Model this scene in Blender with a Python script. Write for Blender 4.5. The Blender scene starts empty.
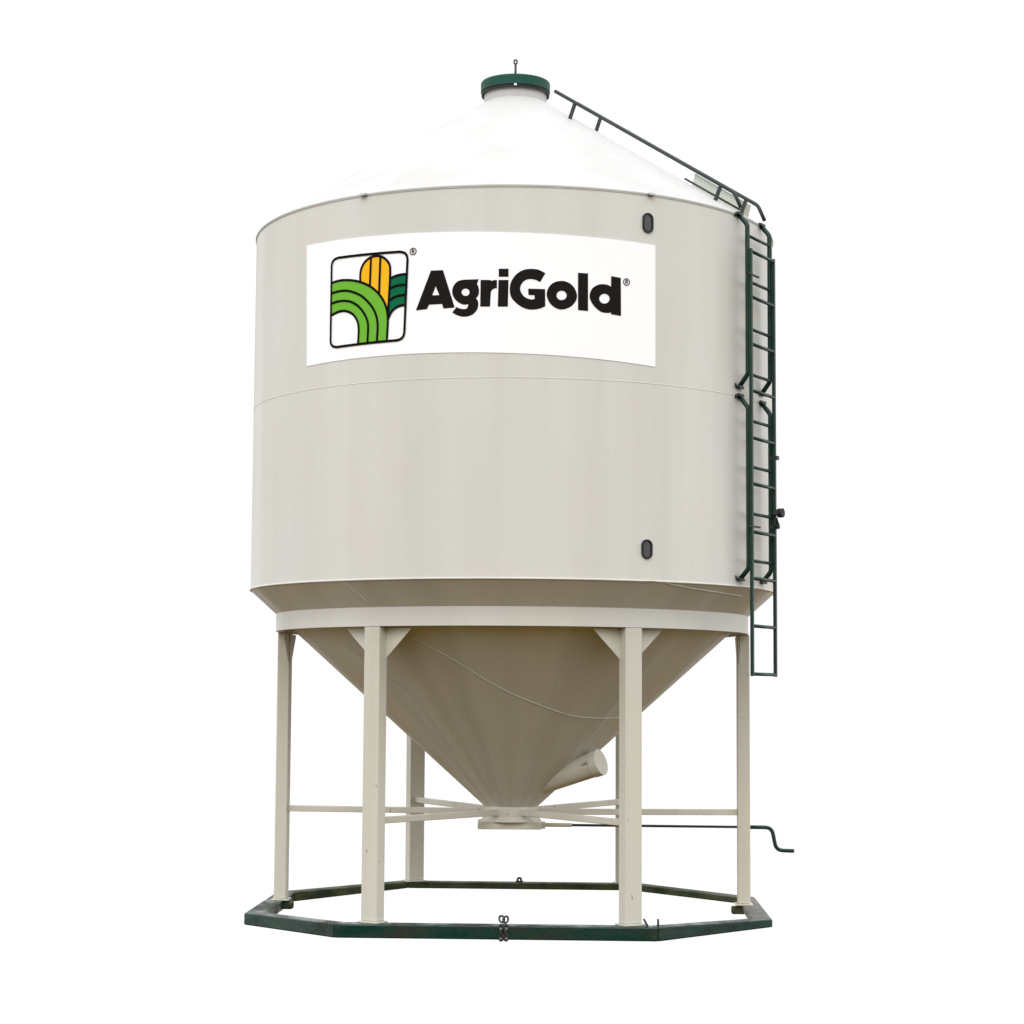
import bpy, bmesh, math, random
CREAM = (.612, .616, .586); CREAM_WARM = (.616, .608, .560); BEAD = (.62, .617, .585); LEG_CREAM = (.578, .568, .502); LEG_WARM = (.568, .550, .465); ROOF = (.514, .514, .512)
SKY_LOW = (1.04, 1.04, 1.04); SKY_SIDE_FILL = (1.52, 1.52, 1.54); SKY_HIGH = (2.0, 2.0, 2.03); EARTH = (.160, .092, .004); SKY_BACK_EDGE = 6.; SUN_E = 1.12
GLYPHS = {
    'A': [[(-0.7306,4.5639),(-0.6451,4.5686),(-0.6283,4.6006),(-0.5291,4.6017),(-0.5182,4.5675),(-0.4336,4.5715),(-0.5242,4.8516),(-0.6162,4.8524)],[(-0.5786,4.7343),(-0.6046,4.6685),(-0.5504,4.6683)]],
    'g': [[(-0.3574,4.775),(-0.2571,4.7759),(-0.2707,4.7425),(-0.2672,4.7356),(-0.2632,4.7276),(-0.2599,4.7189),(-0.2574,4.7092),(-0.2556,4.6988),(-0.255,4.6884),(-0.2556,4.678),(-0.2573,4.6676),(-0.2603,4.6581),(-0.2653,4.6495),(-0.2714,4.6417),(-0.2769,4.635),(-0.2725,4.6294),(-0.2676,4.623),(-0.2637,4.6161),(-0.2614,4.6088),(-0.2602,4.6011),(-0.2598,4.5926),(-0.2603,4.5828),(-0.2617,4.5722),(-0.2642,4.5623),(-0.268,4.5537),(-0.2729,4.5458),(-0.2784,4.5383),(-0.2844,4.5312),(-0.2912,4.5246),(-0.2992,4.5186),(-0.3088,4.5133),(-0.3198,4.5087),(-0.3317,4.5053),(-0.3451,4.5031),(-0.3594,4.5021),(-0.3739,4.5026),(-0.3882,4.5052),(-0.4026,4.5094),(-0.4163,4.5146),(-0.4292,4.5212),(-0.4414,4.5287),(-0.452,4.5354),(-0.4192,4.5764),(-0.4128,4.5726),(-0.4055,4.5682),(-0.3979,4.5645),(-0.39,4.5619),(-0.3819,4.56),(-0.3743,4.5587),(-0.3675,4.558),(-0.3612,4.558),(-0.3556,4.5587),(-0.3505,4.5603),(-0.3461,4.5627),(-0.3425,4.5654),(-0.3401,4.5682),(-0.3385,4.5715),(-0.337,4.5755),(-0.3353,4.5811),(-0.3338,4.5876),(-0.3325,4.5932),(-0.3396,4.5921),(-0.3477,4.591),(-0.3558,4.5905),(-0.3637,4.591),(-0.3715,4.5922),(-0.3793,4.5944),(-0.3872,4.5976),(-0.3951,4.6018),(-0.403,4.6068),(-0.411,4.6127),(-0.4191,4.6195),(-0.4267,4.6272),(-0.4339,4.6362),(-0.4406,4.6461),(-0.4459,4.656),(-0.4496,4.6655),(-0.452,4.6749),(-0.4533,4.6844),(-0.4537,4.6938),(-0.4529,4.7033),(-0.4512,4.7124),(-0.4484,4.7212),(-0.4445,4.7296),(-0.4396,4.7378),(-0.4334,4.746),(-0.4262,4.7539),(-0.4185,4.7605),(-0.4105,4.7653),(-0.4021,4.7687),(-0.3926,4.7714),(-0.381,4.7732),(-0.3684,4.7742)],[(-0.3248,4.6814),(-0.3257,4.6744),(-0.3286,4.6679),(-0.3333,4.6624),(-0.3393,4.6583),(-0.3464,4.6557),(-0.354,4.655),(-0.3617,4.6562),(-0.3688,4.6591),(-0.375,4.6636),(-0.3798,4.6693),(-0.3828,4.676),(-0.3839,4.683),(-0.3829,4.69),(-0.38,4.6965),(-0.3753,4.702),(-0.3692,4.7061),(-0.3621,4.7086),(-0.3545,4.7093),(-0.3468,4.7082),(-0.3397,4.7053),(-0.3336,4.7008),(-0.3288,4.6951),(-0.3258,4.6885)]],
    'r': [[(-0.2445,4.7701),(-0.1713,4.7691),(-0.168,4.7616),(-0.1621,4.7633),(-0.1554,4.7654),(-0.1482,4.767),(-0.1404,4.768),(-0.1323,4.7686),(-0.1252,4.7692),(-0.1248,4.7079),(-0.1304,4.7075),(-0.1369,4.7069),(-0.1432,4.7057),(-0.149,4.7036),(-0.1546,4.7009),(-0.1593,4.6974),(-0.1628,4.6934),(-0.1654,4.6887),(-0.1675,4.6825),(-0.1689,4.6761),(-0.1697,4.6683),(-0.1705,4.6545),(-0.1716,4.63),(-0.1727,4.5996),(-0.1736,4.5728),(-0.2462,4.5737)]],
    'i': [[(-0.1128,4.8515),(-0.0419,4.8514),(-0.0416,4.792),(-0.1124,4.792)]],
    'j': [[(-0.1137,4.7687),(-0.0414,4.7686),(-0.0448,4.5723),(-0.1183,4.5724)]],
    'G': [[(0.2265,4.8228),(0.212,4.8301),(0.1955,4.8385),(0.181,4.845),(0.1708,4.8482),(0.1626,4.8496),(0.1533,4.8505),(0.1417,4.8515),(0.129,4.8522),(0.1164,4.8521),(0.104,4.8511),(0.0915,4.8493),(0.0796,4.8468),(0.0685,4.8437),(0.058,4.8399),(0.0475,4.8347),(0.0366,4.8281),(0.0258,4.8202),(0.0154,4.811),(0.0055,4.8002),(-0.0038,4.7881),(-0.0119,4.7758),(-0.0185,4.7635),(-0.0238,4.7509),(-0.0278,4.7383),(-0.0304,4.726),(-0.0318,4.7137),(-0.0321,4.7009),(-0.0316,4.6869),(-0.0301,4.6724),(-0.0273,4.6589),(-0.0233,4.6474),(-0.0181,4.6368),(-0.011,4.6263),(-0.0016,4.6152),(0.0096,4.6042),(0.0213,4.5939),(0.0333,4.5845),(0.0457,4.5759),(0.0582,4.5686),(0.0705,4.5628),(0.0827,4.5584),(0.095,4.5551),(0.1073,4.553),(0.1196,4.5521),(0.1318,4.552),(0.1443,4.5527),(0.1567,4.5542),(0.1687,4.5564),(0.18,4.5592),(0.1908,4.5627),(0.2009,4.5665),(0.2102,4.5709),(0.2188,4.5756),(0.2263,4.5797),(0.2243,4.7049),(0.1011,4.7059),(0.1036,4.6593),(0.1474,4.6587),(0.1489,4.6321),(0.1438,4.6303),(0.1379,4.6282),(0.1314,4.6271),(0.1243,4.6271),(0.1166,4.6281),(0.1084,4.6299),(0.0994,4.6326),(0.0898,4.6363),(0.0808,4.6412),(0.0724,4.6477),(0.0645,4.6554),(0.0576,4.6642),(0.0516,4.6744),(0.0466,4.6856),(0.0437,4.6968),(0.0433,4.7078),(0.0449,4.7189),(0.0481,4.7295),(0.053,4.7398),(0.0594,4.7496),(0.0663,4.7578),(0.0734,4.7639),(0.0811,4.7685),(0.0892,4.7721),(0.0981,4.7748),(0.1074,4.7765),(0.1168,4.7772),(0.1262,4.7769),(0.1356,4.7757),(0.1445,4.774),(0.1527,4.772),(0.1603,4.7696),(0.1676,4.7666),(0.1746,4.7627),(0.1813,4.7583),(0.187,4.7544)]],
    'o': [[(0.3402,4.7694),(0.3512,4.77),(0.3614,4.7695),(0.372,4.7675),(0.3838,4.7643),(0.396,4.7596),(0.4079,4.7532),(0.4195,4.7446),(0.4306,4.7341),(0.44,4.723),(0.447,4.7108),(0.4523,4.6979),(0.4562,4.6861),(0.4589,4.6763),(0.4603,4.6676),(0.4603,4.6585),(0.4591,4.6488),(0.4566,4.6388),(0.4524,4.6284),(0.4459,4.6173),(0.4376,4.606),(0.4284,4.5956),(0.4187,4.5868),(0.4081,4.5791),(0.3966,4.5725),(0.3839,4.5669),(0.3704,4.5626),(0.3569,4.5599),(0.3434,4.5591),(0.3299,4.56),(0.3173,4.5624),(0.3061,4.5663),(0.2957,4.5717),(0.2857,4.5783),(0.2759,4.5861),(0.2664,4.595),(0.2581,4.6051),(0.2509,4.6169),(0.2448,4.6299),(0.2403,4.6422),(0.2374,4.6529),(0.236,4.6631),(0.2362,4.6737),(0.2379,4.6855),(0.2411,4.6977),(0.2458,4.7096),(0.2523,4.7211),(0.2604,4.7323),(0.2693,4.742),(0.2789,4.7496),(0.2893,4.7558),(0.3007,4.7608),(0.3136,4.7648),(0.3273,4.7677)],[(0.3827,4.6642),(0.3815,4.6551),(0.3778,4.6465),(0.3719,4.6391),(0.3641,4.6332),(0.3552,4.6294),(0.3455,4.6279),(0.3359,4.6287),(0.3269,4.6318),(0.3192,4.6371),(0.3133,4.6441),(0.3095,4.6524),(0.3082,4.6613),(0.3095,4.6704),(0.3131,4.6789),(0.319,4.6863),(0.3267,4.6921),(0.3356,4.696),(0.3452,4.6975),(0.3549,4.6967),(0.3639,4.6936),(0.3717,4.6884),(0.3776,4.6814),(0.3814,4.6731)]],
    'l': [[(0.4669,4.8355),(0.5427,4.8345),(0.5436,4.5558),(0.4679,4.5599)]],
    'd': [[(0.7211,4.8265),(0.7979,4.8197),(0.8005,4.5366),(0.7216,4.5437),(0.7208,4.5567),(0.7135,4.5548),(0.7052,4.5526),(0.6964,4.5511),(0.6868,4.5508),(0.6767,4.5512),(0.6671,4.552),(0.6589,4.5526),(0.6512,4.5536),(0.6421,4.5568),(0.6303,4.5631),(0.6171,4.5717),(0.6048,4.5811),(0.5941,4.5912),(0.5844,4.6022),(0.576,4.6131),(0.5692,4.6238),(0.5637,4.6342),(0.5595,4.6439),(0.5566,4.652),(0.5549,4.6593),(0.5546,4.6675),(0.5556,4.6777),(0.558,4.6888),(0.5614,4.6996),(0.5658,4.7098),(0.5712,4.7196),(0.5777,4.7284),(0.5857,4.7359),(0.5949,4.7424),(0.6044,4.7479),(0.614,4.7525),(0.6239,4.7562),(0.6333,4.7589),(0.6416,4.7608),(0.6494,4.7618),(0.6582,4.7622),(0.6689,4.7621),(0.6806,4.7614),(0.6917,4.7597),(0.702,4.7566),(0.7118,4.7526),(0.7204,4.749)],[(0.7092,4.6582),(0.7078,4.6486),(0.7038,4.6395),(0.6974,4.6315),(0.6891,4.6251),(0.6794,4.6208),(0.669,4.6189),(0.6586,4.6194),(0.649,4.6225),(0.6407,4.6278),(0.6344,4.6349),(0.6304,4.6435),(0.629,4.6529),(0.6303,4.6624),(0.6343,4.6715),(0.6406,4.6795),(0.6488,4.6858),(0.6585,4.6901),(0.6688,4.6921),(0.6792,4.6915),(0.6889,4.6885),(0.6973,4.6833),(0.7037,4.6761),(0.7078,4.6676)]],
}
EMBLEM_LINES = {
    'a1': [(-1.4817,4.8393),(-1.4577,4.8421),(-1.4305,4.8454),(-1.4027,4.8471),(-1.3748,4.8465),(-1.3463,4.8443),(-1.3182,4.8409),(-1.2911,4.8369),(-1.2644,4.8317),(-1.2367,4.8245),(-1.2068,4.815),(-1.1761,4.8035),(-1.1468,4.7904),(-1.12,4.7761),(-1.0945,4.7602),(-1.0705,4.742),(-1.0472,4.7206),(-1.0252,4.6968),(-1.0063,4.6724),(-0.991,4.6475),(-0.9786,4.6218),(-0.9691,4.5965),(-0.9627,4.572),(-0.959,4.5478),(-0.9568,4.5227),(-0.956,4.4961),(-0.9567,4.4686),(-0.9578,4.441),(-0.9592,4.4121),(-0.9611,4.3831),(-0.9628,4.3578)],
    'a2': [(-1.4801,4.7592),(-1.46,4.7616),(-1.4371,4.7643),(-1.4135,4.766),(-1.3895,4.7663),(-1.3649,4.7655),(-1.3406,4.7631),(-1.3172,4.759),(-1.294,4.7532),(-1.2698,4.7452),(-1.2433,4.7348),(-1.2158,4.7222),(-1.1898,4.7075),(-1.1659,4.6903),(-1.1434,4.6709),(-1.1229,4.6507),(-1.1043,4.63),(-1.0876,4.6085),(-1.0736,4.5869),(-1.0627,4.565),(-1.0544,4.5428),(-1.0482,4.5208),(-1.0443,4.5008),(-1.0425,4.4809),(-1.042,4.4565),(-1.0432,4.423),(-1.0457,4.3848),(-1.0479,4.3514)],
    'a3': [(-1.4786,4.682),(-1.4582,4.6847),(-1.4352,4.6879),(-1.4121,4.6899),(-1.3897,4.6902),(-1.3673,4.6894),(-1.3452,4.687),(-1.3233,4.6834),(-1.3016,4.6784),(-1.2802,4.6708),(-1.2584,4.6602),(-1.2368,4.6471),(-1.2166,4.6321),(-1.198,4.615),(-1.1807,4.5961),(-1.1656,4.5768),(-1.1528,4.5577),(-1.1421,4.5382),(-1.134,4.519),(-1.129,4.5025),(-1.1265,4.4862),(-1.1255,4.4635),(-1.1262,4.4282),(-1.1284,4.3865),(-1.1303,4.3498)],
    'a4': [(-1.4794,4.593),(-1.4578,4.5991),(-1.4334,4.606),(-1.4106,4.6111),(-1.3913,4.6134),(-1.3735,4.6139),(-1.3558,4.6125),(-1.3376,4.6093),(-1.3195,4.6043),(-1.3022,4.5976),(-1.2856,4.5893),(-1.2697,4.5792),(-1.2554,4.5671),(-1.2427,4.5524),(-1.2315,4.5356),(-1.2227,4.5181),(-1.2165,4.5019),(-1.2126,4.485),(-1.2105,4.4619),(-1.211,4.427),(-1.2133,4.3859),(-1.2155,4.3498)],
    'corn': [(-1.2016,4.8181),(-1.2023,4.8383),(-1.203,4.8615),(-1.2015,4.8834),(-1.1972,4.9026),(-1.1908,4.9204),(-1.1822,4.9365),(-1.1713,4.9508),(-1.1583,4.9633),(-1.1441,4.9739),(-1.1285,4.9824),(-1.1117,4.9891),(-1.0955,4.9937),(-1.0809,4.9959),(-1.0668,4.9961),(-1.0528,4.9949),(-1.0387,4.9928),(-1.0246,4.9893),(-1.0106,4.9835),(-0.9959,4.9748),(-0.9812,4.964),(-0.9687,4.9523),(-0.9589,4.9409),(-0.9513,4.9287),(-0.9456,4.9137),(-0.9422,4.8972),(-0.9408,4.8778),(-0.9407,4.8494),(-0.9419,4.8059),(-0.9444,4.7534),(-0.9469,4.704),(-0.9493,4.661),(-0.9517,4.6211),(-0.9536,4.5862),(-0.9546,4.5575),(-0.9552,4.5339),(-0.9557,4.5135)],
    'c1': [(-1.1073,4.9875),(-1.114,4.7781)],
    'c2': [(-1.0252,4.9831),(-1.0329,4.7039)],
    'd1': [(-0.9423,4.8157),(-0.9281,4.8207),(-0.9119,4.8264),(-0.8959,4.8311),(-0.8808,4.8342),(-0.866,4.8362),(-0.851,4.8377),(-0.8349,4.8385),(-0.8187,4.8387),(-0.8046,4.8388)],
    'd2': [(-0.9443,4.7402),(-0.9289,4.7453),(-0.9114,4.751),(-0.8949,4.7555),(-0.8812,4.7579),(-0.8685,4.759),(-0.855,4.7597),(-0.839,4.7601),(-0.8222,4.76),(-0.8076,4.76)],
    'd3': [(-0.9473,4.6521),(-0.9341,4.659),(-0.9191,4.6668),(-0.9039,4.6734),(-0.8892,4.6776),(-0.8743,4.6806),(-0.859,4.6828),(-0.8424,4.684),(-0.8254,4.6845),(-0.8106,4.6848)],
    'd4': [(-0.9546,4.5135),(-0.9483,4.5273),(-0.941,4.5431),(-0.9328,4.5573),(-0.9238,4.5686),(-0.9139,4.5784),(-0.9028,4.5869),(-0.8907,4.5942),(-0.8774,4.6003),(-0.863,4.6049),(-0.8462,4.6078),(-0.8283,4.6093),(-0.8127,4.6106)],
    'frame': [(-1.4842,4.968),(-1.4827,4.9764),(-1.4808,4.9861),(-1.477,4.9949),(-1.4708,5.0026),(-1.4628,5.0096),(-1.4532,5.0151),(-1.4412,5.0185),(-1.4276,5.0206),(-1.4158,5.0223),(-0.863,5.009),(-0.8518,5.0063),(-0.8392,5.0032),(-0.8281,4.999),(-0.82,4.9935),(-0.8134,4.9869),(-0.8082,4.9792),(-0.8045,4.9696),(-0.8021,4.9589),(-0.8,4.9495),(-0.8191,4.409),(-0.8209,4.3997),(-0.823,4.3892),(-0.8266,4.3796),(-0.8323,4.3717),(-0.8396,4.3647),(-0.8481,4.3592),(-0.8583,4.3555),(-0.8698,4.3532),(-0.8798,4.3513),(-1.4242,4.3458),(-1.435,4.3484),(-1.4473,4.3515),(-1.4582,4.3557),(-1.4667,4.3612),(-1.4736,4.3678),(-1.4789,4.3755),(-1.482,4.385),(-1.4835,4.3955),(-1.4846,4.4048)],
}
EMBLEM_FILLS = {
    'lg': [(-1.4817,4.8393),(-1.4577,4.8421),(-1.4305,4.8454),(-1.4027,4.8471),(-1.3748,4.8465),(-1.3463,4.8443),(-1.3182,4.8409),(-1.2911,4.8369),(-1.2644,4.8317),(-1.2367,4.8245),(-1.2068,4.815),(-1.1761,4.8035),(-1.1468,4.7904),(-1.12,4.7761),(-1.0945,4.7602),(-1.0705,4.742),(-1.0472,4.7206),(-1.0252,4.6968),(-1.0063,4.6724),(-0.991,4.6475),(-0.9786,4.6218),(-0.9691,4.5965),(-0.9627,4.572),(-0.959,4.5478),(-0.9568,4.5227),(-0.956,4.4961),(-0.9567,4.4686),(-0.9578,4.441),(-0.9592,4.4121),(-0.9611,4.3831),(-0.9628,4.3578),(-1.2155,4.3498),(-1.2133,4.3859),(-1.211,4.427),(-1.2105,4.4619),(-1.2126,4.485),(-1.2165,4.5019),(-1.2227,4.5181),(-1.2315,4.5356),(-1.2427,4.5524),(-1.2554,4.5671),(-1.2697,4.5792),(-1.2856,4.5893),(-1.3022,4.5976),(-1.3195,4.6043),(-1.3376,4.6093),(-1.3558,4.6125),(-1.3735,4.6139),(-1.3913,4.6134),(-1.4106,4.6111),(-1.4334,4.606),(-1.4578,4.5991),(-1.4794,4.593)],
    'dg': [(-0.9423,4.8157),(-0.9281,4.8207),(-0.9119,4.8264),(-0.8959,4.8311),(-0.8808,4.8342),(-0.866,4.8362),(-0.851,4.8377),(-0.8349,4.8385),(-0.8187,4.8387),(-0.8046,4.8388),(-0.8127,4.6106),(-0.8283,4.6093),(-0.8462,4.6078),(-0.863,4.6049),(-0.8774,4.6003),(-0.8907,4.5942),(-0.9028,4.5869),(-0.9139,4.5784),(-0.9238,4.5686),(-0.9328,4.5573),(-0.941,4.5431),(-0.9483,4.5273),(-0.9546,4.5135),(-0.948,4.6312)],
    'y': [(-1.2016,4.8181),(-1.2023,4.8383),(-1.203,4.8615),(-1.2015,4.8834),(-1.1972,4.9026),(-1.1908,4.9204),(-1.1822,4.9365),(-1.1713,4.9508),(-1.1583,4.9633),(-1.1441,4.9739),(-1.1285,4.9824),(-1.1117,4.9891),(-1.0955,4.9937),(-1.0809,4.9959),(-1.0668,4.9961),(-1.0528,4.9949),(-1.0387,4.9928),(-1.0246,4.9893),(-1.0106,4.9835),(-0.9959,4.9748),(-0.9812,4.964),(-0.9687,4.9523),(-0.9589,4.9409),(-0.9513,4.9287),(-0.9456,4.9137),(-0.9422,4.8972),(-0.9408,4.8778),(-0.9407,4.8494),(-0.9419,4.8059),(-0.9444,4.7534),(-0.9469,4.704),(-0.9493,4.661),(-0.9517,4.6211),(-0.9536,4.5862),(-0.9546,4.5575),(-0.9627,4.572),(-0.9691,4.5965),(-0.9786,4.6218),(-0.991,4.6475),(-1.0063,4.6724),(-1.0252,4.6968),(-1.0472,4.7206),(-1.0705,4.742),(-1.0945,4.7602),(-1.12,4.7761),(-1.1468,4.7904),(-1.1761,4.8035)],
}
import bpy, bmesh, math, random
from mathutils import Vector, Matrix
random.seed(4)
sc = bpy.context.scene
COL = sc.collection
PI = math.pi

# ------------------------------------------------------------------ materials
def new_mat(name, col, rough=.45, metal=0., spec=.5):
    m = bpy.data.materials.new(name); m.use_nodes = True
    b = m.node_tree.nodes['Principled BSDF']
    b.inputs['Base Color'].default_value = (*col, 1)
    b.inputs['Roughness'].default_value = rough
    b.inputs['Metallic'].default_value = metal
    b.inputs['Specular IOR Level'].default_value = spec
    return m, m.node_tree, b
def noise(nt, scale, vec=(1, 1, 1), detail=4, rough=.55):
    tc = nt.nodes.new('ShaderNodeTexCoord'); mp = nt.nodes.new('ShaderNodeMapping')
    mp.inputs['Scale'].default_value = vec
    n = nt.nodes.new('ShaderNodeTexNoise'); n.inputs['Scale'].default_value = scale
    n.inputs['Detail'].default_value = detail; n.inputs['Roughness'].default_value = rough
    nt.links.new(tc.outputs['Object'], mp.inputs['Vector']); nt.links.new(mp.outputs['Vector'], n.inputs['Vector'])
    return n
def ramp(nt, src, stops):
    r = nt.nodes.new('ShaderNodeValToRGB'); e = r.color_ramp.elements
    while len(e) < len(stops): e.new(.5)
    for k, (p, c) in enumerate(stops):
        e[k].position = p; e[k].color = (*c, 1) if len(c) == 3 else c
    nt.links.new(src, r.inputs['Fac']); return r
def mixc(nt, fac, a, b, mode='MIX'):
    m = nt.nodes.new('ShaderNodeMix'); m.data_type = 'RGBA'; m.blend_type = mode
    for s, v in ((0, fac), (6, a), (7, b)):
        if isinstance(v, bpy.types.NodeSocket): nt.links.new(v, m.inputs[s])
        else: m.inputs[s].default_value = v if s == 0 else (*v, 1)
    return m.outputs[2]
def bump(nt, b, src, strength, dist):
    n = nt.nodes.new('ShaderNodeBump'); n.inputs['Strength'].default_value = strength; n.inputs['Distance'].default_value = dist
    nt.links.new(src, n.inputs['Height']); nt.links.new(n.outputs['Normal'], b.inputs['Normal'])

def paint(name, base, warm, rough=.36, streak=.5, spec=.4, chips=0., angular=False, dents=.4):
    """weathered cream enamel: broad blotches, soft painted-in sheen bands, run marks, slight dents, chipped spots"""
    m, nt, b = new_mat(name, base, rough, 0, spec)
    blot = noise(nt, .9, (1, 1, .8), 3)
    c = mixc(nt, ramp(nt, blot.outputs['Fac'], [(.38, (0, 0, 0)), (.66, (1, 1, 1))]).outputs['Color'], base, warm)
    band = noise(nt, 1.9, (1, 1, .10), 2, .5)
    if angular:                                # sheen painted into the colour as bands down the hopper slope
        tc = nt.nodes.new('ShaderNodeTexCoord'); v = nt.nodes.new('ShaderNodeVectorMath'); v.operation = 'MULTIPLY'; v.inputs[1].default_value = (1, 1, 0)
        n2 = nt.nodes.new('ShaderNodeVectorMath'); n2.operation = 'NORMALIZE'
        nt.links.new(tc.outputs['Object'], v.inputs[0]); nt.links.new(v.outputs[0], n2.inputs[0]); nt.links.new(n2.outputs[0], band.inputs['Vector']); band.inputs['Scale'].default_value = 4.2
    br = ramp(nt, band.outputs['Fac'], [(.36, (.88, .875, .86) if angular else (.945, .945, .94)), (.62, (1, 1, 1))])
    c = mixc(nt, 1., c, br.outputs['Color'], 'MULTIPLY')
    run = noise(nt, 5., (1, 1, .05), 5, .6)
    rr = ramp(nt, run.outputs['Fac'], [(.35, (.90, .89, .87)), (.55, (1, 1, 1))])
    c = mixc(nt, streak, c, rr.outputs['Color'], 'MULTIPLY')
    fine = noise(nt, 60, (1, 1, 1), 2)
    fr = ramp(nt, fine.outputs['Fac'], [(.2, (.965, .965, .96)), (.7, (1, 1, 1))])
    c = mixc(nt, .8, c, fr.outputs['Color'], 'MULTIPLY')
    if chips:
        ch = noise(nt, 26, (1, 1, .45), 3, .6)
        cf = ramp(nt, ch.outputs['Fac'], [(.70, (0, 0, 0)), (.73, (chips,) * 3)])
        c = mixc(nt, cf.outputs['Color'], c, (.16, .13, .09))
    nt.links.new(c, b.inputs['Base Color'])
    rg = ramp(nt, band.outputs['Fac'], [(.3, (rough + .14,) * 3), (.7, (rough - .08,) * 3)])
    nt.links.new(rg.outputs['Color'], b.inputs['Roughness'])
    dn = noise(nt, 1.3, (1, 1, .3), 2)
    bump(nt, b, dn.outputs['Fac'], dents, .05)
    return m
M = {}
M['cream'] = paint('cream_enamel', CREAM, CREAM_WARM, .36, .28)
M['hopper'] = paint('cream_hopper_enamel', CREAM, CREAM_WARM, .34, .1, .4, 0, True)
M['leg_cream'] = paint('cream_leg_enamel', LEG_CREAM, LEG_WARM, .5, .6, .4, .8)
M['bead'] = paint('weld_bead_enamel', BEAD, BEAD, .5, .2)
M['roof'] = paint('white_roof_enamel', ROOF, ROOF, .5, .12, .4, 0, False, .1)
M['sign'] = new_mat('white_vinyl', (.925, .93, .96), .5, 0, .3)[0]
M['pale'] = paint('pale_grey_green_enamel', (.55, .58, .52), (.52, .54, .48), .5, .4)
def green_paint(name, base, dirt, lo, hi, rough=.38, spec=.3, grime=0.):
    m, nt, b = new_mat(name, base, rough, 0, spec)
    n = noise(nt, 4.5, (1, 1, 1.6), 6, .65)
    c = mixc(nt, ramp(nt, n.outputs['Fac'], [(lo, (0, 0, 0)), (hi, (1, 1, 1))]).outputs['Color'], base, dirt)
    if grime:                                  # near-black scuffed patches and fine mud specks
        g = noise(nt, 2.6, (1, 1, 2.2), 7, .7)
        gr = ramp(nt, g.outputs['Fac'], [(.47, (0, 0, 0)), (.58, (grime,) * 3)])
        c = mixc(nt, gr.outputs['Color'], c, (.008, .013, .009))
        s = noise(nt, 34, (1, 1, 1.4), 4, .7)
        c = mixc(nt, ramp(nt, s.outputs['Fac'], [(.64, (0, 0, 0)), (.70, (.7, .7, .7))]).outputs['Color'], c, (.075, .070, .042))
        nt.links.new(ramp(nt, g.outputs['Fac'], [(.4, (rough - .08,) * 3), (.6, (rough + .3,) * 3)]).outputs['Color'], b.inputs['Roughness'])
    nt.links.new(c, b.inputs['Base Color'])
    f = noise(nt, 40, (1, 1, 1), 3); bump(nt, b, f.outputs['Fac'], .25, .004)
    return m
M['green'] = green_paint('dark_green_enamel', (.0055, .032, .022), (.014, .036, .028), .45, .75)
M['lid_green'] = green_paint('lid_green_enamel', (.010, .068, .048), (.018, .072, .054), .45, .75, .5, .15)
M['base_green'] = green_paint('scuffed_base_green', (.003, .030, .023), (.026, .032, .014), .50, .70, .3, .3, .8)
M['mossy'] = green_paint('mossy_base_green', (.026, .046, .018), (.060, .064, .022), .42, .62, .6, .3, .6)
M['rail_grey'] = green_paint('weathered_rail_green', (.026, .038, .034), (.040, .046, .042), .4, .7, .5)
M['worn'] = green_paint('worn_base_paint', (.030, .055, .048), (.16, .135, .125), .38, .6, .5)
M['steel'] = green_paint('dark_steel', (.030, .034, .034), (.06, .055, .045), .5, .7, .45)
M['galv'] = new_mat('galvanised_steel', (.45, .46, .46), .35, .9)[0]
M['glass'] = new_mat('dark_sight_glass', (.042, .042, .044), .2, 0, .5)[0]
M['rubber'] = new_mat('black_rubber', (.014, .014, .013), .6, 0, .3)[0]
M['black'] = new_mat('black_vinyl', (.004, .004, .004), .6, 0, .05)[0]
M['ink'] = new_mat('charcoal_vinyl', (.011, .009, .0095), .6, 0, .05)[0]
M['grey_ink'] = new_mat('grey_vinyl', (.05, .05, .055), .6, 0, .05)[0]
M['lime'] = new_mat('lime_vinyl', (.150, .440, .040), .6, 0, .05)[0]
M['forest'] = new_mat('forest_vinyl', (.004, .135, .055), .6, 0, .05)[0]
M['gold'] = new_mat('gold_vinyl', (.86, .46, .018), .6, 0, .05)[0]

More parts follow.
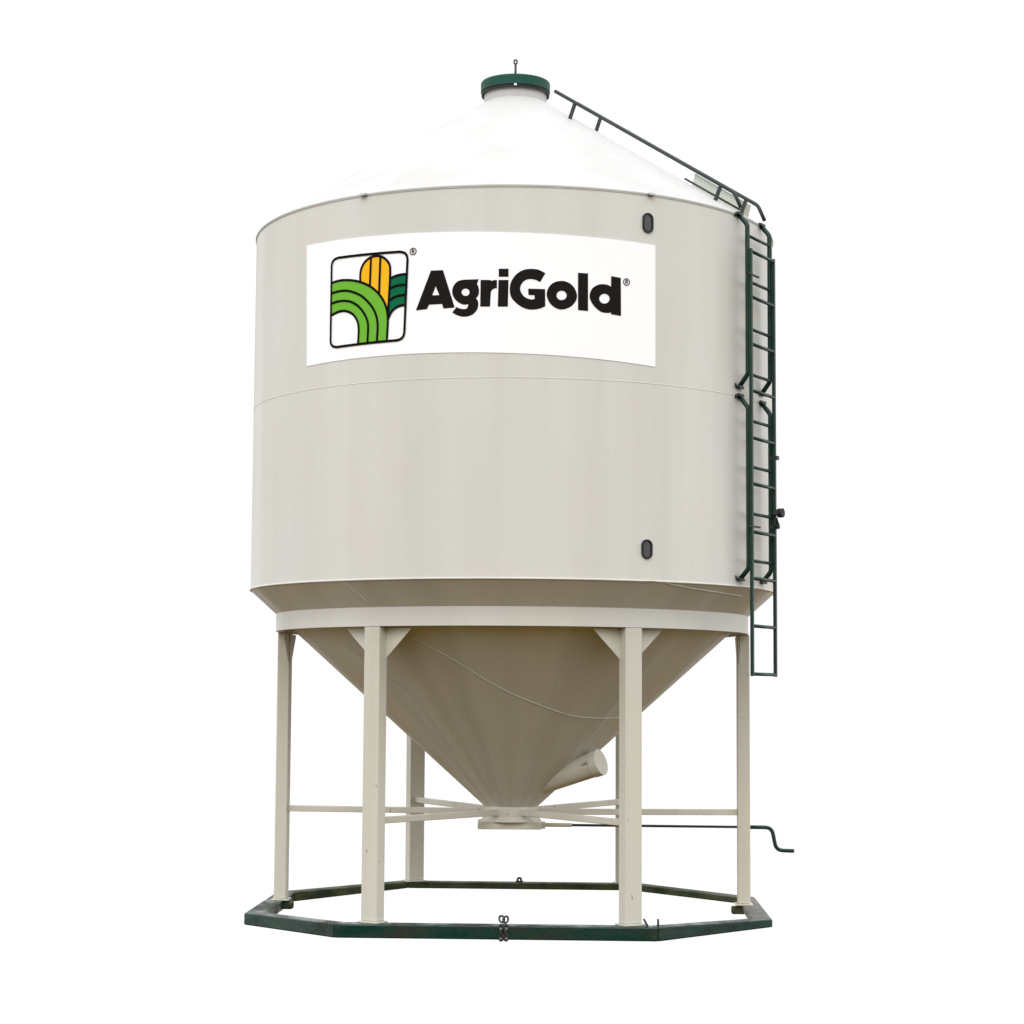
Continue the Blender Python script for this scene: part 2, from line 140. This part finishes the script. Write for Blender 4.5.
# ------------------------------------------------------------------ mesh building
class MB:
    def __init__(s): s.bm = bmesh.new()
    def face(s, vs, smooth=False, mi=0):
        f = s.bm.faces.new(vs); f.smooth = smooth; f.material_index = mi; return f
    def hexa(s, p):          # eight corners: bottom ring 0-3, top ring 4-7
        v = [s.bm.verts.new(q) for q in p]
        for i in ((3, 2, 1, 0), (4, 5, 6, 7), (0, 1, 5, 4), (1, 2, 6, 5), (2, 3, 7, 6), (3, 0, 4, 7)): s.face([v[k] for k in i])
        return s
    def box(s, c, size, ax=(1, 0, 0), ay=(0, 1, 0)):
        ax = Vector(ax).normalized(); ay = Vector(ay).normalized(); az = ax.cross(ay)
        c = Vector(c); X, Y, Z = ax * size[0] / 2, ay * size[1] / 2, az * size[2] / 2
        return s.hexa([c - X - Y - Z, c + X - Y - Z, c + X + Y - Z, c - X + Y - Z, c - X - Y + Z, c + X - Y + Z, c + X + Y + Z, c - X + Y + Z])
    def bar(s, a, b, w, h, up=(0, 0, 1)):
        a, b = Vector(a), Vector(b); d = b - a; ax = d.normalized(); ay = Vector(up).cross(ax).normalized()
        return s.box((a + b) / 2, (d.length, w, h), ax, ay)
    def tube(s, pts, r, n=12, cap=True):
        pts = [Vector(p) for p in pts]; rings = []
        T = [(pts[min(i + 1, len(pts) - 1)] - pts[max(i - 1, 0)]).normalized() for i in range(len(pts))]
        a = T[0].orthogonal().normalized()
        for p, t in zip(pts, T):
            a = (a - t * a.dot(t)).normalized(); b = t.cross(a)
            rings.append([s.bm.verts.new(p + r * (a * math.cos(2 * PI * k / n) + b * math.sin(2 * PI * k / n))) for k in range(n)])
        for A, B in zip(rings, rings[1:]):
            for k in range(n): s.face([A[k], A[(k + 1) % n], B[(k + 1) % n], B[k]], True)
        if cap: s.face(rings[0][::-1]); s.face(rings[-1])
        return s
    def lathe(s, prof, n=192, c=(0, 0), smooth=True):   # every profile segment gets its own vertices: crisp corners
        for (r0, z0), (r1, z1) in zip(prof, prof[1:]):
            A = []; B = []
            for k in range(n):
                t = 2 * PI * k / n
                A.append(s.bm.verts.new((c[0] + r0 * math.sin(t), c[1] - r0 * math.cos(t), z0)) if r0 > 1e-6 else None)
                B.append(s.bm.verts.new((c[0] + r1 * math.sin(t), c[1] - r1 * math.cos(t), z1)) if r1 > 1e-6 else None)
            if r0 <= 1e-6: A = [s.bm.verts.new((c[0], c[1], z0))] * n
            if r1 <= 1e-6: B = [s.bm.verts.new((c[0], c[1], z1))] * n
            for k in range(n):
                j = (k + 1) % n; vs = []
                for v in (A[k], A[j], B[j], B[k]):
                    if v not in vs: vs.append(v)
                s.face(vs, smooth)
        return s
    def torus(s, c, R, r, ax, ay, stretch=0., n=20, m=8):
        c = Vector(c); ax = Vector(ax).normalized(); ay = Vector(ay).normalized(); az = ax.cross(ay); rings = []
        for i in range(n):
            t = 2 * PI * i / n; d = ax * math.cos(t) + ay * math.sin(t)
            p = c + d * R + ay * (stretch if math.sin(t) >= 0 else -stretch)
            rings.append([s.bm.verts.new(p + r * (d * math.cos(2 * PI * k / m) + az * math.sin(2 * PI * k / m))) for k in range(m)])
        for i in range(n):
            A, B = rings[i], rings[(i + 1) % n]
            for k in range(m): s.face([A[k], A[(k + 1) % m], B[(k + 1) % m], B[k]], True)
        return s
    def prism(s, poly, off):       # planar polygon extruded along a vector
        off = Vector(off); A = [s.bm.verts.new(p) for p in poly]; B = [s.bm.verts.new(Vector(p) + off) for p in poly]
        s.face(A[::-1]); s.face(B); n = len(A)
        for k in range(n): s.face([A[k], A[(k + 1) % n], B[(k + 1) % n], B[k]])
        return s
    def build(s, name, mats, parent=None, bevel=0.):
        bmesh.ops.recalc_face_normals(s.bm, faces=s.bm.faces[:])
        me = bpy.data.meshes.new(name); s.bm.to_mesh(me); s.bm.free()
        for m in (mats if isinstance(mats, (list, tuple)) else [mats]): me.materials.append(M[m])
        o = bpy.data.objects.new(name, me); COL.objects.link(o)
        if parent is not None: o.parent = parent
        if bevel:
            b = o.modifiers.new('soft_edge', 'BEVEL'); b.width = bevel; b.segments = 2; b.limit_method = 'ANGLE'; b.angle_limit = math.radians(50)
        return o

def thing(name, label, cat, loc=(0, 0, 0), group=None):
    o = bpy.data.objects.new(name, None); COL.objects.link(o); o.location = loc
    o['label'] = label; o['category'] = cat
    if group: o['group'] = group
    return o
def label(o, text): o['label'] = text; return o

def arc_pts(pts, rad=.05, n=5):
    """round the corners of a polyline"""
    pts = [Vector(p) for p in pts]; out = [pts[0]]
    for a, b, c in zip(pts, pts[1:], pts[2:]):
        u = (a - b); v = (c - b); d = min(rad, u.length * .45, v.length * .45); u.normalize(); v.normalize()
        p, q = b + u * d, b + v * d
        for k in range(n + 1):
            t = k / n; out.append(p * (1 - t) ** 2 + b * 2 * t * (1 - t) + q * t * t)
    return out + [pts[-1]]
def polar(deg, r, z): t = math.radians(deg); return Vector((r * math.sin(t), -r * math.cos(t), z))
def frame_at(deg):       # radial and tangential unit vectors
    t = math.radians(deg); return Vector((math.sin(t), -math.cos(t), 0)), Vector((math.cos(t), math.sin(t), 0))

# ------------------------------------------------------------------ the bin
R = 2.13; ZB = 2.594; ZT = 5.48
CR, CZ = .215, .87                     # cone outlet
def cone_r(z): return CR + (R - CR) * (z - CZ) / (ZB - CZ)
TURN = -math.degrees(.0482)            # the undercarriage sits slightly turned
bin_ = thing('grain_bin', 'tall cream hopper grain bin on six legs with green ladder and white company sign', 'grain bin', (0, 0, 0))

MB().lathe([(R, ZB), (R, ZT - .012)], 256).build('wall', 'cream', bin_)
roof = MB().lathe([(R - .01, ZT - .012), (R + .007, ZT - .014), (R + .007, ZT - .004), (.262, 6.695)], 256).build('roof', 'roof', bin_)
MB().lathe([(R, ZT - .022), (R + .0045, ZT - .022), (R + .0045, ZT - .0145)], 256).build('eave_trim', 'pale', roof)
for deg in (-31.6, 28.1):
    rad, tan = frame_at(deg)
    MB().box(polar(deg, R + .02, ZT - .012), (.05, .03, .016), tan, rad).build('eave_clip', 'galv', roof)
for z, rr, name in ((4.055, .0048, 'weld_seam'), (ZB + .006, .0075, 'bottom_rim')):
    b = MB(); b.torus((0, 0, z), R + (.0005 if z < 4 else -.0028), rr, (1, 0, 0), (0, 1, 0), 0, 256, 8); b.build(name, 'bead', bin_)

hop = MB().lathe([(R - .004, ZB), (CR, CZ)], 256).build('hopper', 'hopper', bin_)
def seam(pts, r=.0045):
    P = [pts[0]] + list(pts) + [pts[-1]]; out = []
    for p0, p1, p2, p3 in zip(P, P[1:], P[2:], P[3:]):
        for k in range(12):
            t = k / 12
            q = [.5 * (2 * v1 + (v2 - v0) * t + (2 * v0 - 5 * v1 + 4 * v2 - v3) * t * t + (3 * v1 - v0 - 3 * v2 + v3) * t ** 3) for v0, v1, v2, v3 in zip(p0, p1, p2, p3)]
            out.append(polar(q[0], cone_r(q[1]) - .001, q[1]))
    MB().tube(out, r, 6).build('weld_seam', 'bead', hop)
seam([(-27, 2.2), (-18.07, 2.047), (-9.58, 1.898), (0.1, 1.776), (14.13, 1.672), (29.2, 1.605), (52.14, 1.594), (75, 1.62)], .0036)
seam([(-52, 2.16), (-47, 2.0), (-43.66, 1.888), (-40.55, 1.772), (-39.3, 1.557), (-43.25, 1.276), (-52, .965), (-54.45, .903)])
seam([(-17.3, 2.26), (-17.7, 2.019), (-18.9, 1.678), (-19.42, 1.282), (-26, .992)], .003)
seam([(14.6, 2.26), (14.59, 2.153), (13.87, 1.893), (13.64, 1.565), (14.44, 1.244), (20, .953)], .003)
seam([(43.44, 1.9), (45, 1.545), (49.69, 1.322)], .003)
seam([(-36.03, 2.585), (-32.53, 2.432)], .003)
seam([(27, 2.6), (29.68, 2.600), (35.23, 2.577), (42.32, 2.556), (60, 2.53)], .004)

# support ring the legs are welded to
RB_, ZR0, ZR1 = 1.921, 2.268, 2.416
MB().lathe([(RB_ - .055, ZR0), (RB_, ZR0), (RB_, ZR1), (RB_ - .02, ZR1 + .004)], 256).lathe([(RB_ - .055, ZR0), (RB_ - .055, ZR1 - .06)], 256).build('support_ring', 'cream', bin_)

# legs with gussets and foot plates
LR = 1.868; LW, LD = .142, .100; LZ0 = .112
for k, deg in enumerate((-30, 30.7, 90, 150, -150, -90)):
    deg += TURN; rad, tan = frame_at(deg); up = Vector((0, 0, 1)); c = polar(deg, LR + (.012 if k == 2 else 0), 0); LZ0 = .130 if k in (3, 4) else .112
    leg = MB().box(c + up * (LZ0 + ZR0) / 2, (LW, LD, ZR0 - LZ0), tan, rad).build('leg', 'leg_cream', bin_, .008)
    for s in (-1, 1):
        p0 = c + tan * s * (LW / 2) + rad * (-LD / 2 + .004)
        g = MB().prism([p0 + up * (ZR0 - .012), p0 + tan * s * .225 + up * (ZR0 - .012), p0 + tan * s * .205 + up * (ZR0 - .035), p0 + up * (ZR0 - .232)], rad * .010)
        g.build('gusset', 'leg_cream', leg)
    MB().box(c + up * (LZ0 - .006), (.18, .14, .012), tan, rad).build('foot_plate', 'leg_cream', leg, .003)
    if abs(abs(deg) - 90) < 8:
        MB().box(c - rad * .045 + up * .058, (.10, .11, .060), tan, rad).build('foot_bracket', 'mossy', leg, .012)

# hub, spokes and slide gate
hub = MB().lathe([(CR, CZ + .004), (CR + .008, CZ), (CR + .008, .79), (CR + .034, .753), (0, .753)], 64).build('outlet_collar', 'leg_cream', bin_)
for deg in (-30, 30, 90, 150, -150, -90):
    deg += TURN; a = polar(deg, CR - .02, .828); b = polar(deg, LR - LD / 2 + .02, .838)
    MB().bar(a, b, .05, .048).build('spoke', 'leg_cream', bin_, .005)
gate = MB().box((-.011, 0, .724), (.512, .40, .058)).build('slide_gate', 'leg_cream', bin_, .005)
MB().tube([(.245, -.1, .722), (.27, -.1, .722)], .026, 12).build('gate_nut', 'leg_cream', gate)
gb = MB(); gb.prism([(.246, -.15, .752), (.246, -.05, .752), (.246, -.07, .698), (.246, -.13, .698)], (.03, 0, 0)); gb.build('gate_flange', 'leg_cream', gate)
MB().tube([(.26, .1, .716), (.50, .1, .715)], .016, 12).build('screw_sleeve', 'leg_cream', gate)
cr = MB().tube([(.42, .1, .715), (2.0, .1, .7075)], .0105, 12).build('crank_rod', 'steel', gate)
MB().tube(arc_pts([(1.85, .1, .708), (2.13, .1, .706), (2.165, .1, .522), (2.31, .1, .517)], .055), .016, 12).build('crank_handle', 'green', gate)

# inspection spout with a cap
ax = Vector((.84, -.46, .30)).normalized(); tip = Vector((.712, -.45, 1.245))
sp = MB().tube([tip - ax * .62, tip - ax * .06], .100, 40, False).build('spout', 'leg_cream', bin_)
MB().tube([tip - ax * .075, tip - ax * .072, tip], .106, 40).build('spout_cap', 'leg_cream', sp, .004)
side = Vector((-.36, -.86, .2)); side = (side - ax * side.dot(ax)).normalized()
MB().box(tip - ax * .10 + side * .108, (.04, .018, .014), ax, side).tube([tip - ax * .075 + side * .115, tip - ax * .075 + side * .135], .009, 8).build('spout_latch', 'galv', sp)

# filler neck and lid
MB().lathe([(.262, 6.69), (.262, 6.79)], 96).build('filler_neck', 'roof', bin_)
lid = MB().lathe([(.262, 6.795), (.290, 6.793), (.290, 6.868), (.284, 6.876), (.10, 6.900), (0, 6.903)], 96).build('filler_lid', 'lid_green', bin_)
MB().lathe([(.263, 6.772), (.284, 6.764), (.284, 6.7945), (.263, 6.7945)], 96).build('lid_dark_ring', 'rubber', lid)  # black ring closing the gap between neck and lid
MB().box((0, -.290, 6.782), (.022, .014, .018)).build('lid_latch', 'galv', lid)
MB().tube([(0, 0, 6.895), (0, 0, 7.05)], .010, 10).torus((0, 0, 7.062), .012, .007, (1, 0, 0), (0, 0, 1), .006).build('lid_handle', 'steel', lid)

# two sight glasses
for u, z0, z1 in ((1.0232, 5.1771, 5.3276), (1.0155, 2.7606, 2.9032)):
    deg = math.degrees(u / R); rad, tan = frame_at(deg); up = Vector((0, 0, 1)); zc = (z0 + z1) / 2
    def stadium(w, h, d):
        r = w / 2; l = []
        for k in range(25):
            t = PI * k / 24; l.append((r * math.cos(t), h / 2 - r + r * math.sin(t)))
        for k in range(25):
            t = PI + PI * k / 24; l.append((r * math.cos(t), -h / 2 + r + r * math.sin(t)))
        return [polar(deg, R + d, zc) + tan * a + up * b for a, b in l]
    W, H = .090, z1 - z0
    outer = stadium(W, H, .012); inner = stadium(W - .026, H - .026, .012)
    b = MB(); A = [b.bm.verts.new(p) for p in outer]; B = [b.bm.verts.new(p) for p in inner]; D = [b.bm.verts.new(p - rad * .02) for p in outer]; E2 = [b.bm.verts.new(p - rad * .009) for p in inner]
    n = len(A)
    for k in range(n):
        j = (k + 1) % n; b.face([A[k], A[j], B[j], B[k]]); b.face([D[k], D[j], A[j], A[k]]); b.face([B[k], B[j], E2[j], E2[k]])
    sg = b.build('sight_glass', 'rubber', bin_)
    MB().prism(stadium(W - .025, H - .025, .0), rad * .004).build('pane', 'glass', sg)

# ------------------------------------------------------------------ sign stuck to the wall
def on_wall(u, z, d): t = u / R; return Vector(((R + d) * math.sin(t), -(R + d) * math.cos(t), z))
def fill_uv(loops):
    """flat polygon with holes -> bmesh in (u, z)"""
    cu = bpy.data.curves.new('outline', 'CURVE'); cu.dimensions = '2D'; cu.fill_mode = 'BOTH'
    for l in loops:
        s = cu.splines.new('POLY'); s.points.add(len(l) - 1)
        for p, q in zip(s.points, l): p.co = (q[0], q[1], 0, 1)
        s.use_cyclic_u = True
    ob = bpy.data.objects.new('outline', cu); COL.objects.link(ob)
    dg = bpy.context.evaluated_depsgraph_get(); dg.update()
    me = bpy.data.meshes.new_from_object(ob.evaluated_get(dg))
    bm = bmesh.new(); bm.from_mesh(me)
    bpy.data.objects.remove(ob); bpy.data.curves.remove(cu); bpy.data.meshes.remove(me)
    us = [v.co.x for v in bm.verts]; u = math.floor(min(us) / .05) * .05
    while u < max(us):
        bmesh.ops.bisect_plane(bm, geom=bm.verts[:] + bm.edges[:] + bm.faces[:], plane_co=(u, 0, 0), plane_no=(1, 0, 0)); u += .05
    return bm
def add_uv(b, bm, d, mi=0):
    mp = {v: b.bm.verts.new(on_wall(v.co.x, v.co.y, d)) for v in bm.verts}
    for f in bm.faces: b.face([mp[v] for v in f.verts], False, mi)
    bm.free()
def stroke(b, pts, w, d, mi, closed=False):
    P = [Vector((p[0], p[1])) for p in pts]
    Q = []
    for k, p in enumerate(P):
        if not Q or (p - Q[-1]).length > 1e-4: Q.append(p)
    S = []                                # long straight runs follow the curve of the wall
    for k in range(len(Q)):
        S.append(Q[k])
        if k < len(Q) - 1 or closed:
            nx = Q[(k + 1) % len(Q)]; c = int(abs(nx.x - Q[k].x) / .03)
            for i in range(c): S.append(Q[k].lerp(nx, (i + 1) / (c + 1)))
    Q = S; n = len(Q); L = []
    for k in range(n):
        a = Q[(k - 1) % n] if closed or k > 0 else Q[k]; c = Q[(k + 1) % n] if closed or k < n - 1 else Q[k]
        t = (c - a).normalized(); nn = Vector((-t.y, t.x)) * w / 2
        L.append((b.bm.verts.new(on_wall(*(Q[k] + nn), d)), b.bm.verts.new(on_wall(*(Q[k] - nn), d))))
    for k in range(n if closed else n - 1):
        A, B = L[k], L[(k + 1) % n]; b.face([A[0], A[1], B[1], B[0]], False, mi)
b = MB(); N = 60; rows = []
for k in range(N + 1):
    s = k / N; col = []
    ut, ub = -1.7803 + s * 2.8688, -1.7569 + s * 2.8454
    zt = 5.166 - .0755 * s; zb = 4.2354 - .0545 * s + .031 * 4 * s * (1 - s)
    for d in (.004, .0005, .004):
        col += [b.bm.verts.new(on_wall(ut, zt, d)), b.bm.verts.new(on_wall(ub, zb, d))]
    rows.append(col)
for A, B in zip(rows, rows[1:]):     # face and edges keep their own vertices
    b.face([A[1], B[1], B[0], A[0]], True); b.face([A[4], B[4], B[2], A[2]]); b.face([A[3], B[3], B[5], A[5]])
for c in (rows[0], rows[-1]): b.face([c[4], c[5], c[3], c[2]])
sign = b.build('sign_panel', 'sign', bin_)
for ch in 'AgrijGold':
    b = MB()
    if ch == 'j': continue
    add_uv(b, fill_uv(GLYPHS[ch]), .0065)
    if ch == 'i': add_uv(b, fill_uv(GLYPHS['j']), .0065)
    b.build('letter', 'ink', sign)
b = MB()
for key, mi in (('y', 3), ('dg', 2), ('lg', 1)): add_uv(b, fill_uv([EMBLEM_FILLS[key]]), .0055 + .0003 * mi, mi)
for i, (key, pts) in enumerate(EMBLEM_LINES.items()): stroke(b, pts, .0185, .0082 + .00012 * i, 0, key == 'frame')
b.build('emblem', ['black', 'lime', 'forest', 'gold'], sign)
for u, z in ((-.7576, 5.0037), (.8447, 4.7922)):     # registered mark: ring and capital letter
    b = MB(); stroke(b, [(u + .0245 * math.cos(t * PI / 12), z + .0245 * math.sin(t * PI / 12)) for t in range(24)], .0075, .0066, 0, True)
    s = .0125
    stroke(b, [(u - .6 * s, z - s), (u - .6 * s, z + s)], .0075, .0067, 0)
    stroke(b, [(u - .6 * s, z + s), (u + .2 * s, z + s), (u + .6 * s, z + .65 * s), (u + .6 * s, z + .3 * s), (u + .2 * s, z), (u - .6 * s, z)], .007, .0069, 0)
    stroke(b, [(u, z), (u + .7 * s, z - s)], .0075, .0071, 0)
    b.build('registered_mark', 'grey_ink', sign)

# ------------------------------------------------------------------ ladders
AZ = 60; rad, tan = frame_at(AZ); up = Vector((0, 0, 1))
def lp(t, r, z): return rad * r + tan * t + up * z
def wall_r(t): return math.sqrt(R * R - t * t)
HW = .185
for zs, rungs in ((((wall_r(HW), 5.475), (2.198, 5.385), (2.198, 4.225), (wall_r(HW), 4.125)), (5.301, 4.946, 4.58, 4.228)),
                  (((wall_r(HW), 4.062), (2.198, 3.965), (2.198, 2.735), (wall_r(HW), 2.65)), (3.869, 3.515, 3.156, 2.797))):
    lad = MB().tube(arc_pts([lp(-HW - .04, *q) for q in zs], .022), .0185, 12).build('ladder', 'green', bin_)
    MB().tube(arc_pts([lp(HW + .022, *q) for q in zs], .022), .0185, 12).build('rail', 'green', lad)
    for z in rungs: MB().tube([lp(-HW - .04, 2.198, z), lp(HW + .022, 2.198, z)], .0125, 10).build('rung', 'green', lad)
    for t in (-HW - .04, HW + .022):
        for q, dz in ((zs[0], -1), (zs[-1], 1)):
            e = MB(); p = lp(t, *q)
            e.box(p - rad * .004, (.06, .085, .02), rad, tan).tube([p + up * .004 * dz, p - tan * .055 + up * .012 * dz - rad * .012], .011, 8)
            e.tube([p - tan * .05 - rad * .02 + up * .03 * dz, p - tan * .05 + rad * .02 - up * .006 * dz], .009, 8)
            e.build('bracket', 'steel', lad)
SR = 2.236; SW = .193; SL = .252
ext = MB().box(lp(-SL, SR, (5.19 + 1.92) / 2), (.025, .028, 5.19 - 1.92), rad, tan).build('sliding_ladder', 'green', bin_, .004)
MB().box(lp(SW, SR, (5.19 + 1.92) / 2), (.025, .028, 5.19 - 1.92), rad, tan).build('rail', 'green', ext, .004)
for k, z in enumerate((5.17, 4.816, 4.451, 4.092, 3.73, 3.378, 3.011, 2.658, 2.298, 1.936)):
    MB().tube([lp(-SL, SR, z), lp(SW, SR, z)], .0135, 10).build('rung', 'green', ext)
for z in (4.985, 3.05): MB().bar(lp(-SL - .07, SR + .006, z), lp(-SL + .14, SR + .006, z + .002), .014, .012).build('guide_clip', 'rubber', ext)
for z in (3.62, 3.08): MB().box(lp(SW + .02, SR - .012, z), (.07, .05, .03), rad, tan).build('guide_clip', 'steel', ext)
lt = MB(); c0 = lp(SW - .07, SR + .01, 3.185); c1 = lp(SW + .035, SR + .035, 3.19)
lt.bar(c0, c1, .022, .026).tube([c1 - rad * .02, c1 + rad * .022], .036, 20)
lt.build('latch', 'rubber', ext)
MB().tube([lp(SW, SR + .01, 3.15), lp(SW + .01, SR + .03, 3.08), lp(SW - .05, SR + .02, 3.085)], .012, 8).build('latch_pin', 'rubber', ext)

# roof handrails with their posts
def roof_z(r): return ZT - .004 + (R + .022 - r) * (6.695 - ZT + .004) / (R + .022 - .262)
for s, r0, end in ((-1, .484, ((2.075, 5.657), (2.128, 5.535))), (1, .484, ((2.11, 5.632), (2.165, 5.505)))):
    t = s * .19
    hr = MB().tube(arc_pts([lp(t, r0, 6.692 if s < 0 else 6.688)] + [lp(t, *q) for q in end], .03), .0148, 12).build('roof_handrail', 'rail_grey', bin_)
    for r in ((.672, 1.962) if s < 0 else (.71, 2.012)):
        zz = 6.692 - (r - .484) * .6505; rr_ = math.hypot(r - .045, t)
        MB().bar(lp(t, r, zz), lp(t, r - .05, max(roof_z(rr_) - .01, zz - .13)), .024, .022, tan).build('post', 'rail_grey', hr)
st = MB(); st.prism([lp(.215, 1.52, roof_z(1.55) - .01), lp(.215, 1.97, roof_z(2.0) - .01), lp(.215, 2.0, roof_z(2.0) + .10), lp(.215, 1.55, roof_z(1.55) + .105)], tan * .10)
st.build('roof_step', 'pale', roof, .006)
MB().tube([lp(-.12, 1.62, roof_z(1.62) + .02), lp(-.12, 2.09, roof_z(2.09) + .02)], .008, 8).build('step_rod', 'steel', roof)

# ------------------------------------------------------------------ base frame
def turned(x, y, z):
    a = math.atan2(x, -y) + math.radians(TURN); r = math.hypot(x, y); return Vector((r * math.sin(a), -r * math.cos(a), z))
OUT = [(-1.20, -1.75), (1.155, -1.75), (2.025, -1.10), (2.01, .62), (1.05, 1.70), (-1.05, 1.70), (-2.0, .62), (-1.98, -1.07)]
ZLO = [0, 0, .042, .055, .062, .062, .030, .012]; ZHI = [.1, .1, .1, .105, .118, .118, .108, .1]
def inset(P, d):
    n = len(P); out = []
    for k in range(n):
        a, b_, c = Vector(P[k - 1]), Vector(P[k]), Vector(P[(k + 1) % n])
        u = (b_ - a).normalized(); v = (c - b_).normalized(); n1 = Vector((-u.y, u.x)); n2 = Vector((-v.y, v.x))
        m = (n1 + n2).normalized(); out.append(b_ + m * d / m.dot(n1))
    return out
INN = inset(OUT, .15)
base = None
for k in range(8):
    j = (k + 1) % 8; back = k in (3, 4, 5); ids = (k, j, j, k)
    q = [OUT[k], OUT[j], INN[j], INN[k]]
    o = MB().hexa([turned(*p, ZLO[i]) for p, i in zip(q, ids)] + [turned(*p, ZHI[i]) for p, i in zip(q, ids)]).build('base_beam', 'mossy' if back else 'worn' if k == 2 else 'base_green', bin_, .009)
    if back: label(o, 'mossy olive base beam at the back')
    if k == 0:
        for x, dx in ((1.085, -.035), (1.155, 0)):
            a = turned(x, -1.66, .09)
            MB().tube([a, a + Vector((dx, 0, .062))], .008, 8).build('bolt_or_glint', 'steel', o)

# chains wrapped round the base beams
def chain(c, name_label, n_links, drop, s=1.):
    t = thing('chain', name_label, 'chain', c)
    for k in range(2): MB().torus((.014 * (1 - 2 * k) * s, .03 * k, .032 * s), .019 * s, .0075 * s, (1, 0, .2 - .4 * k), (0, .25, 1), .004).build('link', 'steel', t)
    for i in range(n_links):
        z = -.012 - i * .036 * s
        for q in (-.018, .018):
            fl = i % 2
            MB().torus((q * s, -.132, z + (.006 if fl else 0)), .012 * s, .0072 * s, (1, 0, 0) if not fl else (.35, .9, 0), (0, 0, 1), .009).build('link', 'steel', t)
    for q in (-.02, .02):
        for z in (-.018, -.088): MB().tube([(q, -.128, z), (q, -.146, z)], .0085, 10).build('bolt_or_glint', 'galv', t)  # bright stubs added in place of the glints on the links
    return t
chain(turned(.03, -1.625, .100), 'short steel chain wrapped over the middle of the front green base beam', 3, 0)
t = thing('shackle', 'small dark shackle standing on the mossy back beam between the rear legs', 'shackle', turned(.0, 1.62, .116))
MB().torus((0, 0, .020), .016, .0095, (1, 0, 0), (0, 0, 1), .004).tube([(-.034, 0, .006), (.034, 0, .006)], .010, 8).build('bow', 'steel', t)

# ------------------------------------------------------------------ overcast sky, brightened at the sides out of view; earth raised behind to darken the hopper
w = bpy.data.worlds.new('World'); sc.world = w; w.use_nodes = True
nt = w.node_tree; bg = nt.nodes['Background']
tc = nt.nodes.new('ShaderNodeTexCoord'); sx = nt.nodes.new('ShaderNodeSeparateXYZ'); nt.links.new(tc.outputs['Generated'], sx.inputs[0])
def mth(op, a, b=None, c=None):
    n = nt.nodes.new('ShaderNodeMath'); n.operation = op
    for i, v in enumerate((a, b, c)):
        if v is None: continue
        if isinstance(v, bpy.types.NodeSocket): nt.links.new(v, n.inputs[i])
        else: n.inputs[i].default_value = v
    return n.outputs[0]
def mrange(v, a, b, c, d):
    n = nt.nodes.new('ShaderNodeMapRange'); n.interpolation_type = 'SMOOTHSTEP'; n.clamp = True
    nt.links.new(v, n.inputs['Value'])
    for i, q in ((1, a), (2, b), (3, c), (4, d)): n.inputs[i].default_value = q
    return n.outputs[0]
el = mth('MULTIPLY', mth('ARCSINE', sx.outputs['Z']), 180 / PI)
hor = mrange(sx.outputs['Y'], -.75, -.2, SKY_BACK_EDGE, -10.8)     # edge of the earth: lower towards the white backdrop, raised behind to darken the hopper
upf = mrange(mth('SUBTRACT', el, hor), -1.2, 1.2, 0., 1.)
zen = mrange(el, 22., 65., 0., 1.)
def mixw(f, a, b):
    n = nt.nodes.new('ShaderNodeMix'); n.data_type = 'RGBA'
    nt.links.new(f, n.inputs[0])
    for i, v in ((6, a), (7, b)):
        if isinstance(v, bpy.types.NodeSocket): nt.links.new(v, n.inputs[i])
        else: n.inputs[i].default_value = (*v, 1)
    return n.outputs[2]
skyc = mixw(zen, mixw(mrange(sx.outputs['Y'], .35, .85, 0., 1.), SKY_SIDE_FILL, SKY_LOW), SKY_HIGH)  # side sky raised out of view to brighten the wall edges
nt.links.new(mixw(upf, EARTH, skyc), bg.inputs['Color']); bg.inputs['Strength'].default_value = 1.

sun = bpy.data.lights.new('sun', 'SUN'); sun.energy = SUN_E; sun.angle = math.radians(35); sun.color = (1, .98, .95)
so = bpy.data.objects.new('sun', sun); COL.objects.link(so)
so.rotation_euler = (math.radians(52), 0, math.radians(-8))

# ------------------------------------------------------------------ camera
cam = bpy.data.cameras.new('camera'); co = bpy.data.objects.new('camera', cam); COL.objects.link(co)
cam.sensor_width = 36; cam.lens = 2062.16 / 1024 * 36; cam.clip_end = 500
pitch, yaw, roll = .0902, -.0004, .0062
fw = Vector((math.sin(yaw) * math.cos(pitch), math.cos(yaw) * math.cos(pitch), math.sin(pitch)))
rt = Vector((math.cos(yaw), -math.sin(yaw), 0)); uu = rt.cross(fw)
r2 = rt * math.cos(roll) + uu * math.sin(roll); u2 = uu * math.cos(roll) - rt * math.sin(roll)
m = Matrix((r2, u2, -fw)).transposed().to_4x4(); m.translation = Vector((0, -16.899, 1.741)); co.matrix_world = m
sc.camera = co
vs = sc.view_settings; sc.display_settings.display_device = 'sRGB'
vs.view_transform = 'Standard'; vs.look = 'None'; vs.exposure = 0; vs.gamma = 1; vs.use_curve_mapping = False
sc.render.film_transparent = False
